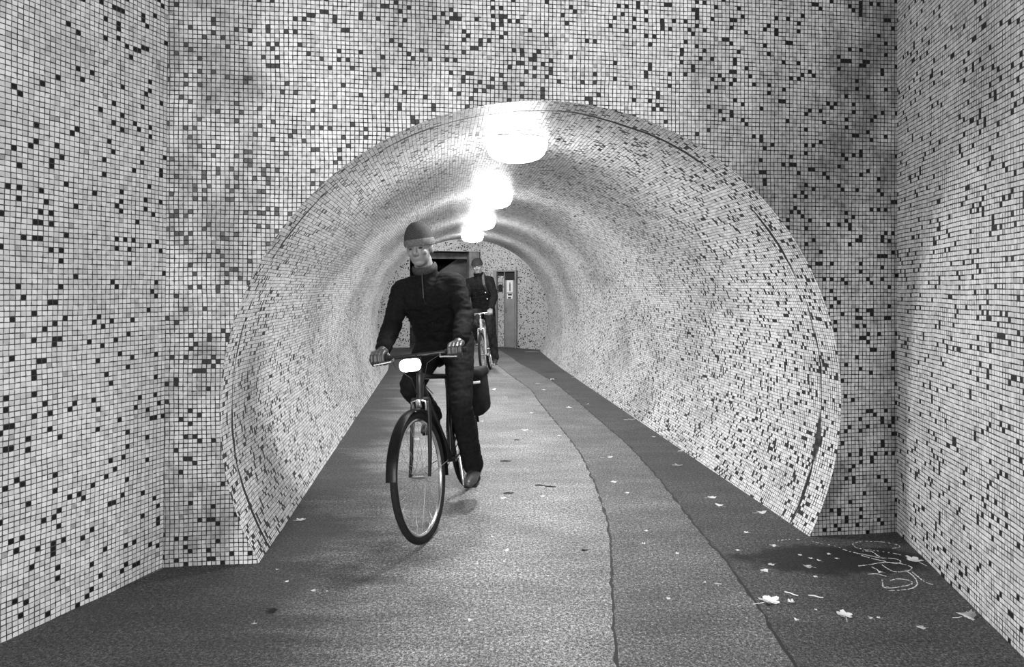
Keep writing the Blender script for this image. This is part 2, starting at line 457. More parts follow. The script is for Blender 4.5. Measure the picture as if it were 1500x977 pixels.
# ------------------------------------------------------------------ room beyond the tunnel
CN = (-.75, 16.1)
flat_wall('wall_far_right', (1.35, 14.56), CN, 0, 2.95, M_FAR, side=-1)
FD = V(-3.45, -.9, 0).normalized()
def fp(s): return (CN[0] + FD.x * s, CN[1] + FD.y * s)
flat_wall('wall_fascia', CN, fp(3.6), 2.22, 2.95, M_FAR, side=-1, thick=.25)
flat_wall('wall_pier', fp(.02), fp(.26), 0, 2.22, M_CONC, side=-1, thick=.3)
flat_wall('wall_far_left', fp(1.65), fp(3.6), 0, 2.22, M_FAR, side=-1, thick=.3)
e = fp(3.6)
flat_wall('wall_side_far', e, (-4.3, 10.6), 0, 2.95, M_FAR, side=-1)
bm = bmesh.new(); box(bm, (fp(1.0)[0] + .05, fp(1.0)[1] + .42, 2.13), (1.9, .12, .14), math.atan2(FD.y, FD.x))
struct(obj('trim_1', bm, M_CONC, smooth=False))
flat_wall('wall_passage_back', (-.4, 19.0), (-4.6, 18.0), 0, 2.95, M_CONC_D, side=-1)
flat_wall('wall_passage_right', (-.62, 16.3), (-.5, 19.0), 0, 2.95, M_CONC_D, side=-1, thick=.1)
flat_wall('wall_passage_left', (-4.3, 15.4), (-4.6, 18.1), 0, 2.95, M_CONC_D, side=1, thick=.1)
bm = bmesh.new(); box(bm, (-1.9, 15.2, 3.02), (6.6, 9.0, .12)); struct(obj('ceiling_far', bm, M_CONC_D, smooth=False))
# stair flight climbing in the dark passage
st = empty('stair_flight', (-2.1, 17.2, 0)); tag(st, 'dark concrete stair flight rising to the right in the opening behind the far rider', 'stairs')
bm = bmesh.new()
for k in range(8): box(bm, (-.75 + k * .24, 0, (k + 1) * .085), (.25, .9, (k + 1) * .17), 0)
obj('steps', bm, M_CONC_D, st, smooth=False)
bm = bmesh.new(); pv = [(-1.1, .75), (1.3, 2.45), (1.3, 1.3), (-1.1, 0.0)]
f0 = [bm.verts.new((x, -.50, z)) for x, z in pv]; f1 = [bm.verts.new((x, -.62, z)) for x, z in pv]
bm.faces.new(f0); bm.faces.new(f1[::-1])
for i in range(4): bm.faces.new((f0[i], f0[(i + 1) % 4], f1[(i + 1) % 4], f1[i]))
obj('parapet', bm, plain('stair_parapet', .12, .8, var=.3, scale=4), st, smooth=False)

# service door in the far right wall
dd = V(CN[0] - 1.35, CN[1] - 14.56, 0).normalized(); ang = math.atan2(dd.y, dd.x)
dn = V(-dd.y, dd.x, 0)
if dn.y > 0: dn = -dn
def wallp(u):                                  # point on that wall seen in column u
    k = (u - 750) / F; s = (k * 14.56 - 1.35) / (dd.x - k * dd.y)
    return V(1.35, 14.56, 0) + dd * s
pa, pb = wallp(724.5), wallp(758); W = (pb - pa).length; H = 1.77; mid = (pa + pb) / 2
dr = empty('door_1', mid, (0, 0, math.atan2(-dd.y, -dd.x))); struct(dr)   # local x runs to the image right, -y into the room
t = .035
bm = bmesh.new()
box(bm, (-W / 2 + .05, -.03, H / 2), (.10, .07, H), bev=.004); box(bm, (W / 2 - t / 2, -.03, H / 2), (t, .07, H), bev=.004)
box(bm, (.0, -.03, H - t / 2), (W - .02, .068, t), bev=.004)
obj('door_frame', bm, M_DOORP, dr)
bm = bmesh.new(); box(bm, (.03, -.004, H / 2), (W - .12, .008, H - .05)); bb = obj('recess', bm, M_DARK, dr, smooth=False)
# tiled half and grey leaf
def uvbox(name, c, s, mat, parent):
    bm = bmesh.new(); box(bm, c, s); uvl = bm.loops.layers.uv.new('UVMap')
    for f in bm.faces:
        for l in f.loops: l[uvl].uv = (l.vert.co.x + l.vert.co.y, l.vert.co.z)
    return obj(name, bm, mat, parent, smooth=False)
uvbox('tiled_panel', (-W * .19, -.013, H / 2 - .06), (W * .27, .016, H - .14), M_FAR, dr)
bm = bmesh.new(); box(bm, (W * .20, -.018, H / 2 - .11), (W * .40, .024, H - .24), bev=.003); box(bm, (-.02, -.02, H / 2), (.02, .03, H - .05))
lf = obj('door_leaf', bm, M_DOORP, dr)
bm = bmesh.new(); box(bm, (W * .06, -.04, .85), (.015, .02, .12), bev=.003); obj('door_handle', bm, M_STEEL, lf)
def poster(name, cx, cz, w_, h_, mat, label, cat, draw=None):
    o = empty(name, dr.matrix_world @ V(0, 0, 0)); o.location = mid; o.rotation_euler = dr.rotation_euler
    tag(o, label, cat)
    bm = bmesh.new(); box(bm, (cx, -.035, cz), (w_, .006, h_)); obj('sheet', bm, mat, o, smooth=False)
    if draw: draw(o)
    return o
def d1(o):
    bm = bmesh.new(); box(bm, (W * .22, -.040, 1.37), (.028, .004, .16), bev=.001); ell(bm, (W * .22, -.040, 1.47), (.013, .003, .02), sub=2)
    obj('printed_mark', bm, M_DARK, o)
def d2(o):
    bm = bmesh.new(); box(bm, (W * .22, -.040, 1.21), (.11, .004, .035)); box(bm, (W * .20, -.040, 1.14), (.08, .004, .035)); obj('printed_block', bm, M_DARK, o, smooth=False)
poster('notice_sheet', W * .21, 1.40, .17, .28, M_PAPER, 'white notice sheet with a dark upright mark on the grey door', 'notice', d1)
poster('sticker', W * .21, 1.175, .155, .12, M_PAPER, 'small light sticker with dark blocks below the notice sheet', 'sticker', d2)
poster('wall_box', -W * .20, 1.36, .12, .17, M_DARK, 'small black box fixed on the tiled strip beside the grey door', 'box')
poster('paper_slip', -W * .20, 1.55, .12, .10, plain('grey_paper', .4), 'grey paper slip above the small black box', 'paper')

# ------------------------------------------------------------------ tunnel lamps
def make_lamp():
    o = empty('ceiling_lamp'); R = .203
    prof = [(0, 0), (.03, -.0015), (.08, -.006)]
    bm = bmesh.new()                                     # opal bowl
    pr = [(R, 0), (R * .995, -.02), (R * .96, -.045), (R * .88, -.072), (R * .74, -.092), (R * .52, -.105), (R * .26, -.111), (.001, -.112)]
    rings = [[bm.verts.new((r * math.cos(2 * PI * k / 48), r * math.sin(2 * PI * k / 48), z)) for k in range(48)] for r, z in pr]
    for j, (a, b) in enumerate(zip(rings, rings[1:])):
        for k in range(48):
            f = bm.faces.new((a[k], a[(k + 1) % 48], b[(k + 1) % 48], b[k])); f.material_index = 1 if j < 3 else 0
    obj('diffuser', bm, [M_LAMP, M_LAMP_SIDE], o)
    bm = bmesh.new(); torus(bm, (0, 0, .002), R, .004, 'Z', 48, 8)
    tube(bm, [(0, 0, .004), (0, 0, .05)], R * .97, 48); obj('housing', bm, M_RIM, o)
    return o
lamp0 = make_lamp()
def copy_tree(o, parent=None):
    c = o.copy(); C.objects.link(c); c.parent = parent
    for ch in [x for x in bpy.data.objects if x.parent == o]: copy_tree(ch, c)
    return c
LP = [(.03, 4.45), (-.197, 7.05), (-.434, 9.65), (-.71, 12.25)]
LN = ['largest round glowing ceiling lamp, nearest the tunnel mouth', 'second round glowing ceiling lamp from the tunnel mouth',
      'third round glowing ceiling lamp from the tunnel mouth', 'smallest glowing ceiling lamp, farthest one over the far rider']
kids = [x for x in bpy.data.objects if x.parent == lamp0]
for i, (x, y) in enumerate(LP):
    o = lamp0 if i == 0 else copy_tree(lamp0)
    o.location = (x, y, EYE + .957); o.scale = (1, 1, 1.18); tag(o, LN[i], 'lamp', 'ceiling lamps along the tunnel crown')

# ------------------------------------------------------------------ bicycles
def wheel(name, parent, c, R=.345, tyre_r=.019, fender=False, pale=False, steer=0.0):
    e_ = empty(name, c, (0, 0, steer)); e_.parent = parent
    bm = bmesh.new(); torus(bm, (0, 0, 0), R - tyre_r, tyre_r, 'Y', 72, 12); obj('tyre', bm, M_RUBBER, e_)
    bm = bmesh.new(); torus(bm, (0, 0, 0), R - tyre_r * 2 - .006, .010, 'Y', 72, 8, rr=.011); obj('rim', bm, M_STEEL, e_)
    bm = bmesh.new(); tube(bm, [(0, -.05, 0), (0, -.035, 0), (0, -.03, 0), (0, .03, 0), (0, .035, 0), (0, .05, 0)], [.008, .022, .014, .014, .022, .008], 16); obj('hub', bm, M_STEEL, e_)
    bm = bmesh.new()
    for k in range(32):
        a = 2 * PI * k / 32; s = 1 if k % 2 else -1; b = a + (.5 if (k // 2) % 2 else -.5)
        tube(bm, [(.02 * math.cos(b), s * .03, .02 * math.sin(b)), ((R - .05) * math.cos(a), 0, (R - .05) * math.sin(a))], .0012, 5)
    sp = obj('spokes', bm, M_STEEL, e_)
    return e_
def bike(name, root_loc, heading, lean, P_, label):
    r = empty(name, root_loc, (lean, 0, heading)); tag(r, label, 'bicycle')
    fm = P_['frame']; bh = P_['bar_z']
    steer = P_.get('steer', 0)
    bb = V(-.63, 0, .29); rear = V(-1.04, 0, .345); front = V(0, 0, .345)
    crown = V(-.165, 0, .74); htop = V(-.215, 0, .88); st_top = V(-.80, 0, .84)
    wheel('front_wheel', r, front, steer=steer); wheel('rear_wheel', r, rear)
    bm = bmesh.new(); tb = .016
    tube(bm, [bb, htop + V(.012, 0, -.05)], .019, 14); tube(bm, [bb, st_top], tb, 14); tube(bm, [V(-.785, 0, .79), htop + V(0, 0, -.02)], tb, 14)
    tube(bm, [crown, htop], .021, 14); tube(bm, [bb + V(0, -.035, 0), bb + V(0, .035, 0)], .022, 14)
    for s in (-1, 1):
        tube(bm, [bb + V(0, s * .03, 0), V(-.78, s * .045, .31), rear + V(0, s * .058, 0)], .009, 10)
        tube(bm, [V(-.785, s * .015, .80), V(-.9, s * .05, .60), rear + V(0, s * .058, 0)], .008, 10)
    obj('frame', bm, fm, r)
    fk = empty('fork', (0, 0, 0)); fk.parent = r
    bm = bmesh.new()
    for s in (-1, 1): tube(bm, [crown + V(0, s * .045, -.01), V(-.12, s * .050, .60), V(-.055, s * .053, .44), front + V(0, s * .055, 0)], [.014, .013, .011, .009], 12)
    tube(bm, [crown + V(0, -.05, -.005), crown + V(0, .05, -.005)], .015, 12)
    obj('fork_blades', bm, P_['fork'], fk)
    bm = bmesh.new(); box(bm, crown + V(.035, 0, -.02), (.03, .03, .05), bev=.005)
    for s in (-1, 1): tube(bm, [crown + V(.03, 0, .0), crown + V(.035, s * .04, -.01), crown + V(.03, s * .035, -.06)], .006, 8)
    obj('front_brake', bm, M_STEEL, fk)
    # bar
    bar = empty('handlebar', (0, 0, 0)); bar.parent = r
    bx = -.19; bm = bmesh.new()
    tube(bm, [htop, V(-.225, 0, bh - .02)], .013, 12); tube(bm, [V(-.225, 0, bh - .02), V(bx + .005, 0, bh)], .014, 12)
    obj('stem', bm, P_['barmat'], bar)
    hw = P_['bar_w']; bm = bmesh.new()
    tube(bm, [(bx - .03, -hw, bh), (bx - .015, -hw * .6, bh), (bx, -.06, bh), (bx, .06, bh), (bx - .015, hw * .6, bh), (bx - .03, hw, bh)], .0115, 12)
    obj('bar', bm, P_['barmat'], bar)
    for s in (-1, 1):
        bm = bmesh.new(); tube(bm, [(bx - .03, s * (hw + .004), bh), (bx - .017, s * (hw - .12), bh)], .0155, 14); obj('grip', bm, M_RUBBER, bar)
        bm = bmesh.new(); tube(bm, [(bx - .01, s * (hw - .15), bh - .005), (bx + .03, s * (hw - .14), bh - .02), (bx + .038, s * (hw - .04), bh - .028)], .006, 8)
        obj('brake_lever', bm, M_STEEL, bar)
    bm = bmesh.new()
    tube(bm, [(bx + .02, -.14, bh - .01), (bx + .09, -.10, bh - .05), (bx + .08, -.02, bh - .12), crown + V(.045, 0, .03)], .0025, 6)
    tube(bm, [(bx + .02, .14, bh - .01), (bx + .10, .09, bh - .04), (bx + .03, .03, bh - .16), V(-.35, .02, .74)], .0025, 6)
    obj('cable', bm, M_RUBBER, bar)
    # saddle
    sd = empty('saddle', (0, 0, 0)); sd.parent = r
    bm = bmesh.new(); tube(bm, [st_top + V(.01, 0, -.03), V(-.825, 0, .93)], .0135, 12); obj('seat_post', bm, M_STEEL, sd)
    bm = bmesh.new(); tube(bm, [(-.67, 0, .950), (-.72, 0, .952), (-.80, 0, .948), (-.88, 0, .952), (-.95, 0, .957)], [.018, .022, .038, .066, .060], 16)
    for v in bm.verts: v.co.z = .952 + (v.co.z - .952) * .38
    obj('saddle_cover', bm, M_RUBBER, sd)
    # drive
    ca = P_['crank']; cr = empty('crankset', bb); cr.parent = r
    bm = bmesh.new(); torus(bm, (0, -.05, 0), .085, .004, 'Y', 40, 6)
    for k in range(5):
        a = 2 * PI * k / 5; tube(bm, [(0, -.05, 0), (.085 * math.cos(a), -.05, .085 * math.sin(a))], .006, 6)
    obj('chainring', bm, M_STEEL, cr)
    for s, a in ((1, ca), (-1, ca + PI)):
        px, pz = .17 * math.cos(a), .17 * math.sin(a)
        bm = bmesh.new(); tube(bm, [(0, s * .06, 0), (px, s * .075, pz)], [.013, .010], 10); obj('crank_arm', bm, M_STEEL, cr)
        bm = bmesh.new(); box(bm, (px, s * .125, pz), (.085, .08, .018), bev=.004); obj('pedal', bm, M_BLACKMET, cr)
    bm = bmesh.new(); torus(bm, (0, 0, 0), .035, .004, 'Y', 24, 6)
    bmesh.ops.translate(bm, verts=bm.verts, vec=rear + V(0, -.05, 0))
    tube(bm, [bb + V(0, -.05, .087), rear + V(0, -.05, .037)], .0035, 6); tube(bm, [bb + V(0, -.05, -.087), rear + V(0, -.05, -.037)], .0035, 6)
    obj('chain', bm, M_BLACKMET, r)
    if P_.get('fender'):
        for nm, c, a0, a1 in (('front_fender', front, .22 * PI - .5, 1.08 * PI), ('rear_fender', rear, -.02, .98 * PI)):
            bm = bmesh.new(); n = 28; rows = []
            for i in range(n + 1):
                a = a0 + (a1 - a0) * i / n; row = []
                for k in range(7):
                    b = (k / 6 - .5) * 1.9; q = .352 + .012 * math.cos(b)
                    row.append(bm.verts.new((q * math.cos(a) , .034 * math.sin(b), q * math.sin(a))))
                rows.append(row)
            for p_, q_ in zip(rows, rows[1:]):
                for k in range(6): bm.faces.new((p_[k], p_[k + 1], q_[k + 1], q_[k]))
            bmesh.ops.solidify(bm, geom=bm.faces[:], thickness=.002)
            o = obj(nm, bm, M_BLACKMET, r); o.location = c
            if nm == 'front_fender': o.rotation_euler = (0, 0, steer)
            bm = bmesh.new()
            for s in (-1, 1):
                aa = a1 - .25 if nm == 'front_fender' else a1 - .5
                tube(bm, [(0, s * .055, 0), (.35 * math.cos(aa), s * .036, .35 * math.sin(aa))], .0025, 6)
            obj('fender_stay', bm, M_STEEL, o)
    if P_.get('rack'):
        rk = empty('rear_rack', (0, 0, 0)); rk.parent = r; bm = bmesh.new()
        for s in (-1, 1):
            tube(bm, [(-.86, s * .02, .745), (-.93, s * .055, .75), (-1.25, s * .055, .75), (-1.25, 0, .75)], .005, 8)
            tube(bm, [(-1.0, s * .055, .75), rear + V(0, s * .062, 0)], .005, 8); tube(bm, [(-1.15, s * .055, .75), rear + V(0, s * .062, 0)], .005, 8)
        obj('rack_tubes', bm, M_BLACKMET, rk)
    if P_.get('lamp'):
        lp = empty('front_lamp', (bx + .075, P_['lamp'][0], bh + P_['lamp'][1])); lp.parent = r
        bm = bmesh.new(); box(bm, (-.018, 0, 0), (.05, .105, .068), bev=.018); tube(bm, [(-.02, 0, -.01), (-.07, -P_['lamp'][0], -P_['lamp'][1])], .008, 8)
        obj('lamp_body', bm, M_BLACKMET, lp)
        bm = bmesh.new(); box(bm, (.012, 0, 0), (.066, .122, .070), bev=.030); obj('lamp_lens', bm, M_BIKELAMP, lp)
    if P_.get('reflector'):
        bm = bmesh.new(); box(bm, (-.02, -.0, .20), (.004, .03, .012)); o = obj('wheel_reflector', bm, M_WHITE, r); o.location = front
    return r

# ------------------------------------------------------------------ riders
def lerp(a, b, t): return a + (b - a) * t
def hand_parts(bm, s, bx, by, bz, wrist, f=1.0):
    """a hand closed round the bar; s = +1 rider's left. by = middle of the fist"""
    pal = [V(bx - .055, by, bz + .040)]
    for k in range(4):
        y = by + (k - 1.5) * .0215
        L = [.95, 1.05, 1.0, .82][k if s > 0 else k] if s > 0 else [.95, 1.05, 1.0, .82][k]
        kn = V(bx + .002, y, bz + .036)
        limb(bm, [V(bx - .055, by + (k - 1.5) * .015, bz + .038), kn], [.0165 * f, .0125 * f])
        limb(bm, [kn, V(bx + .034 * L, y, bz + .024), V(bx + .040 * L, y, bz - .010), V(bx + .016, y, bz - .030)], [.0105 * f, .0095 * f, .0090 * f, .0080 * f])
    limb(bm, [wrist, V(bx - .060, by, bz + .040)], [.027 * f, .024 * f])
    yi = by - s * .036
    limb(bm, [V(bx - .052, by - s * .020, bz + .028), V(bx - .028, yi - s * .012, bz + .006), V(bx - .006, yi - s * .014, bz - .018), V(bx + .018, yi - s * .008, bz - .028)], [.017 * f, .0125 * f, .0105 * f, .009 * f])

def make_person(name, loc, heading, lean, bar_z, bar_w, label, opt):
    r = empty(name, loc, (lean, 0, heading)); tag(r, label, 'person')
    bx = -.205; vox = opt.get('vox', .0045)
    hipz = .99; pel = V(-.81, 0, hipz + .04)
    chest = V(opt.get('chest_x', -.60), 0, 1.38 + opt.get('up', 0)); neck = V(opt.get('chest_x', -.60) + .045, 0, 1.50 + opt.get('up', 0))
    head = neck + V(.055, opt.get('head_y', 0), .165)
    sh = {s: neck + V(-.03, s * opt.get('shw', .168), -.075) for s in (1, -1)}
    hd = {s: V(bx, s * (bar_w - .055), bar_z) for s in (1, -1)}
    wr = {s: hd[s] + V(-.105, s * .006, .058) for s in (1, -1)}
    el = {}
    for s in (1, -1):
        m = (sh[s] + wr[s]) / 2; el[s] = m + V(-.055, s * opt.get('elbow', .07), -.035)
    hip = {s: V(-.80, s * .095, hipz) for s in (1, -1)}
    ca = opt['crank']; bb = V(-.63, 0, .29)
    ped = {1: bb + V(.17 * math.cos(ca), .125, .17 * math.sin(ca)), -1: bb + V(-.17 * math.cos(ca), -.125, -.17 * math.sin(ca))}
    ank, knee, toe = {}, {}, {}
    for s in (1, -1):
        ank[s] = ped[s] + V(-.095, 0, .095); toe[s] = ped[s] + V(.055, 0, .030)
        a, b = .445, .425
        d = ank[s] - hip[s]; L = min(d.length, a + b - .004); x = (a * a - b * b + L * L) / (2 * L); h = math.sqrt(max(0, a * a - x * x))
        dn_ = d.normalized(); fw = V(1, 0, .2); fw = (fw - dn_ * fw.dot(dn_)).normalized()
        knee[s] = hip[s] + dn_ * x + fw * h + V(0, s * .015, 0)
    def torso(bm, g=0.0):
        for s in (1, -1):
            limb(bm, [pel + V(0, s * .07, 0), lerp(pel, chest, .45) + V(0, s * .062, 0), chest + V(0, s * .085, 0), neck + V(-.035, s * .09, -.075)], [.100 + g, .092 + g, .100 + g, .062 + g])
        limb(bm, [pel, lerp(pel, chest, .5), chest, neck + V(-.02, 0, -.05)], [.10 + g, .10 + g, .112 + g, .065 + g])
    def arms(bm, g=0.0, end=True):
        for s in (1, -1):
            limb(bm, [neck + V(-.035, s * .09, -.068), sh[s], lerp(sh[s], el[s], .4), el[s], lerp(el[s], wr[s], .3), wr[s]], [.056 + g, .053 + g, .047 + g, .039 + g, .039 + g, .028 + g])
    def legs(bm, g=0.0, gs=0.0):
        for s in (1, -1):
            limb(bm, [pel + V(0, s * .06, -.01), hip[s], lerp(hip[s], knee[s], .45), knee[s], lerp(knee[s], ank[s], .3), ank[s]], [.10 + g, .088 + g, .076 + g, .056 + g, .055 + g, .036 + g + gs])
    # body
    bm = bmesh.new(); torso(bm); arms(bm); legs(bm)
    for s in (1, -1):
        hand_parts(bm, s, hd[s].x, hd[s].y, hd[s].z, wr[s])
        limb(bm, [ank[s] + V(-.03, 0, -.045), ped[s] + V(.0, 0, .035), toe[s]], [.034, .033, .026])
        limb(bm, [ank[s], ank[s] + V(-.02, 0, -.04)], [.036, .034])
    limb(bm, [neck + V(-.02, 0, -.03), head + V(-.025, 0, -.06)], [.062, .056])
    tl = Matrix.Rotation(opt.get('nod', .12), 3, 'Y') @ Matrix.Rotation(opt.get('turn', 0), 3, 'Z')
    def hp(x, y, z): return head + tl @ V(x, y, z)
    ell(bm, hp(-.008, 0, .030), (.096, .076, .092), tl); ell(bm, hp(.022, 0, -.030), (.066, .062, .082), tl)
    ell(bm, hp(.052, 0, -.082), (.030, .036, .026), tl, 2)
    limb(bm, [hp(.082, 0, .018), hp(.104, 0, -.022), hp(.094, 0, -.030)], [.010, .0125, .012])
    for s in (1, -1):
        ell(bm, hp(-.004, s * .076, -.008), (.018, .009, .032), tl, 2); limb(bm, [hp(.080, s * .012, .026), hp(.072, s * .048, .028)], [.011, .012])
        ell(bm, hp(.058, s * .040, -.022), (.024, .022, .020), tl, 2); ell(bm, hp(.096, s * .010, -.032), (.010, .009, .008), tl, 2)
    ell(bm, hp(.080, 0, -.052), (.010, .023, .006), tl, 2); ell(bm, hp(.078, 0, -.062), (.010, .020, .007), tl, 2)
    body = fuse('body', bm, opt['skin'], r, vox, 2)
    for s in (1, -1):
        bm = bmesh.new(); ell(bm, hp(.074, s * .031, .006), (.011, .012, .0062), tl, 2); obj('eye', bm, M_EYE, r)
        bm = bmesh.new(); limb(bm, [hp(.089, s * .014, .026), hp(.086, s * .032, .031), hp(.072, s * .050, .026)], [.0045, .005, .003]); obj('eyebrow', bm, M_WOOL, r)
    # jacket
    g = opt.get('bulk', .016)
    bm = bmesh.new(); torso(bm, g); arms(bm, g)
    for s in (1, -1): limb(bm, [pel + V(-.01, s * .06, -.04), pel + V(.02, s * .05, .03)], [.118 + g, .11 + g])
    limb(bm, [neck + V(-.03, 0, -.04), neck + V(-.005, 0, .03)], [.075, .064 + g * .3])
    fuse('jacket', bm, opt['jacket'], r, .008, 3, (.006, 9.0, 2.2))
    bm = bmesh.new(); q0 = neck + V(.068, 0, .03); q1 = chest + V(.128 + g, 0, -.02); q2 = lerp(pel, chest, .35) + V(.12 + g, 0, .0)
    tube(bm, [q0, q1, q2], .005, 8); obj('zip', bm, M_BLACKMET, r)
    bm = bmesh.new()
    torus(bm, (0, 0, 0), .066, .014, 'Z', 32, 8, rr=.026)
    bmesh.ops.transform(bm, matrix=Matrix.Translation(neck + V(.0, 0, .045)) @ Matrix.Rotation(.35, 4, 'Y'), verts=bm.verts); obj('collar', bm, opt['collar'], r)
    # trousers
    bm = bmesh.new(); legs(bm, .013, opt.get('cuff', .014))
    fuse('trousers', bm, opt['trousers'], r, .008, 3, (.005, 8.0, 2.0))
    # shoes
    for s in (1, -1):
        sh_ = empty('shoe', ped[s]); sh_.parent = r
        bm = bmesh.new()
        limb(bm, [V(-.125, 0, .052), V(-.07, 0, .045), V(.03, s * .004, .036), V(.095, s * .004, .030)], [.040, .042, .040, .028])
        limb(bm, [V(-.10, 0, .06), V(-.095, 0, .10)], [.042, .044])
        for v in bm.verts: v.co.z = max(v.co.z, .010)
        fuse('upper', bm, M_GLOVE, sh_, .006, 2)
        bm = bmesh.new(); n = 24
        lo, hi = [], []
        for k in range(n):
            a = 2 * PI * k / n; x = -.018 + .142 * math.cos(a); y = (.040 - .006 * math.cos(a)) * math.sin(a) * (1 if abs(math.cos(a)) < .9 else .95)
            lo.append(bm.verts.new((x, y, .008 + (.004 if math.cos(a) > .6 else 0)))); hi.append(bm.verts.new((x, y, .024)))
        bm.faces.new(lo[::-1]); bm.faces.new(hi)
        for k in range(n): bm.faces.new((lo[k], lo[(k + 1) % n], hi[(k + 1) % n], hi[k]))
        obj('sole', bm, opt['sole'], sh_)
    # beanie
    bt = empty('beanie', (0, 0, 0)); bt.parent = r
    bm = bmesh.new(); n = 48; rows = []
    for i in range(15):
        ph = (i / 14) * (PI / 2 + .10); row = []
        for k in range(n):
            a = 2 * PI * k / n; rib = 1 + .012 * (1 if k % 2 else -1)
            rr = math.sin(ph) ** .85 * rib * .97; row.append(bm.verts.new(hp(-.010 + .106 * rr * math.cos(a), .087 * rr * math.sin(a), .040 + .088 * math.cos(ph) + opt.get('hat_h', .0) * max(0, math.cos(ph)))))
        rows.append(row)
    for p_, q_ in zip(rows, rows[1:]):
        for k in range(n): bm.faces.new((p_[k], p_[(k + 1) % n], q_[(k + 1) % n], q_[k]))
    bmesh.ops.remove_doubles(bm, verts=bm.verts, dist=1e-5)
    bmesh.ops.solidify(bm, geom=bm.faces[:], thickness=.004)
    obj('crown', bm, opt['hat'], bt)
    bm = bmesh.new(); torus(bm, (0, 0, 0), .1, .0075, 'Z', 48, 10, rr=opt.get('cuff_h', .020))
    for v in bm.verts: v.co = hp(-.010 + v.co.x * 1.05, v.co.y * .87, .038 + v.co.z + .10 * (v.co.x + .0) * .25)
    obj('cuff', bm, opt['hatband'], bt)
    for s in (1, -1):
        if opt.get('gloves'):
            bm = bmesh.new(); hand_parts(bm, s, hd[s].x, hd[s].y, hd[s].z, wr[s], 1.16)
            limb(bm, [wr[s], wr[s] + (el[s] - wr[s]).normalized() * .05], [.036, .042])
            fuse('glove', bm, M_GLOVE, r, .0038, 1)
    if opt.get('strap'):
        bm = bmesh.new(); a = neck + V(-.04, .085, .045); pts = [a + V(-.07, .01, -.05), a + V(.03, 0, .015), a + V(.10, -.01, -.06), chest + V(.128 + g, .085, -.02), lerp(pel, chest, .6) + V(.10 + g, .12, 0), lerp(pel, chest, .4) + V(.02, .165 + g, 0)]
        wv = .019; rows = []
        for p_ in pts: rows.append([bm.verts.new(p_ + V(.012, -wv, 0)), bm.verts.new(p_ + V(.012, wv, 0))])
        for a_, b_ in zip(rows, rows[1:]): bm.faces.new((a_[0], a_[1], b_[1], b_[0]))
        bmesh.ops.solidify(bm, geom=bm.faces[:], thickness=.006)
        obj('strap', bm, M_STRAP, r)
    if opt.get('buttons'):
        for z, yy in ((.36, .085), (.62, .10)):
            bm = bmesh.new(); ell(bm, lerp(chest, pel, z) + V(.120 + g, yy, 0), (.006, .010, .010), sub=2); obj('button', bm, M_WHITE, r)
    return r

H1 = math.radians(-90 - 9.5); L1 = math.radians(7.0); CR1 = math.radians(-78)
loc1 = gp(626, 792)
bike('bicycle', loc1, H1, L1, dict(frame=M_BLACKMET, fork=M_BLACKMET, barmat=M_BLACKMET, bar_z=.985, bar_w=.285, crank=CR1, steer=math.radians(-5), fender=True, rack=True, lamp=(-.015, -.045), reflector=True),
     'black bicycle with fenders, rear rack and a glowing handlebar lamp, ridden nearest the camera')
make_person('person', loc1, H1, L1, 1.0 - .015, .285, 'person in dark jacket, gloves and knit cap riding the near bicycle with glowing lamp',
            dict(crank=CR1, skin=M_SKIN_D, jacket=M_JACKET, collar=M_WOOL, trousers=M_TROUSER, sole=M_RUBBER, hat=M_WOOL, hatband=M_WOOL_L, gloves=True, bulk=.018, hat_h=.035, cuff_h=.022, strap=False, elbow=.03, up=-.05, chest_x=-.60, turn=-.05))
# pannier hanging from the rack of the near bicycle
pn = empty('pannier', loc1, (L1, 0, H1)); tag(pn, 'black rounded pannier bag with a white reflector hanging from the near bicycle rack', 'bag')
bm = bmesh.new(); box(bm, (-1.06, .125, .63), (.27, .125, .30), bev=.055); obj('bag_body', bm, M_BAG, pn)
bm = bmesh.new(); box(bm, (-1.06, .127, .765), (.28, .135, .07), bev=.03); obj('bag_flap', bm, M_BAG, pn)
bm = bmesh.new(); box(bm, (-.921, .145, .715), (.006, .07, .016), bev=.002); obj('reflector', bm, M_WHITE, pn)

H2 = math.radians(-90 - 3); L2 = math.radians(5.5); CR2 = math.radians(-80)
loc2 = gp(710, 553)
bike('bicycle', loc2, H2, L2, dict(frame=M_PALEFRAME, fork=M_PALEFRAME, barmat=M_STEEL, bar_z=.97, bar_w=.215, crank=CR2, steer=math.radians(-2)),
     'slim pale-framed bicycle with narrow handlebar, farther down the tunnel')
make_person('person', loc2, H2, L2, .97, .215, 'person in dark buttoned jacket and cap, bare hands, riding the farther pale bicycle',
            dict(crank=CR2, skin=M_SKIN, jacket=M_JACKET2, collar=M_JACKET, trousers=M_JEANS, sole=M_WHITE, hat=M_WOOL, hatband=M_WOOL, bulk=.018, strap=True, buttons=True, elbow=.06, up=.05, vox=.0055, nod=.2))

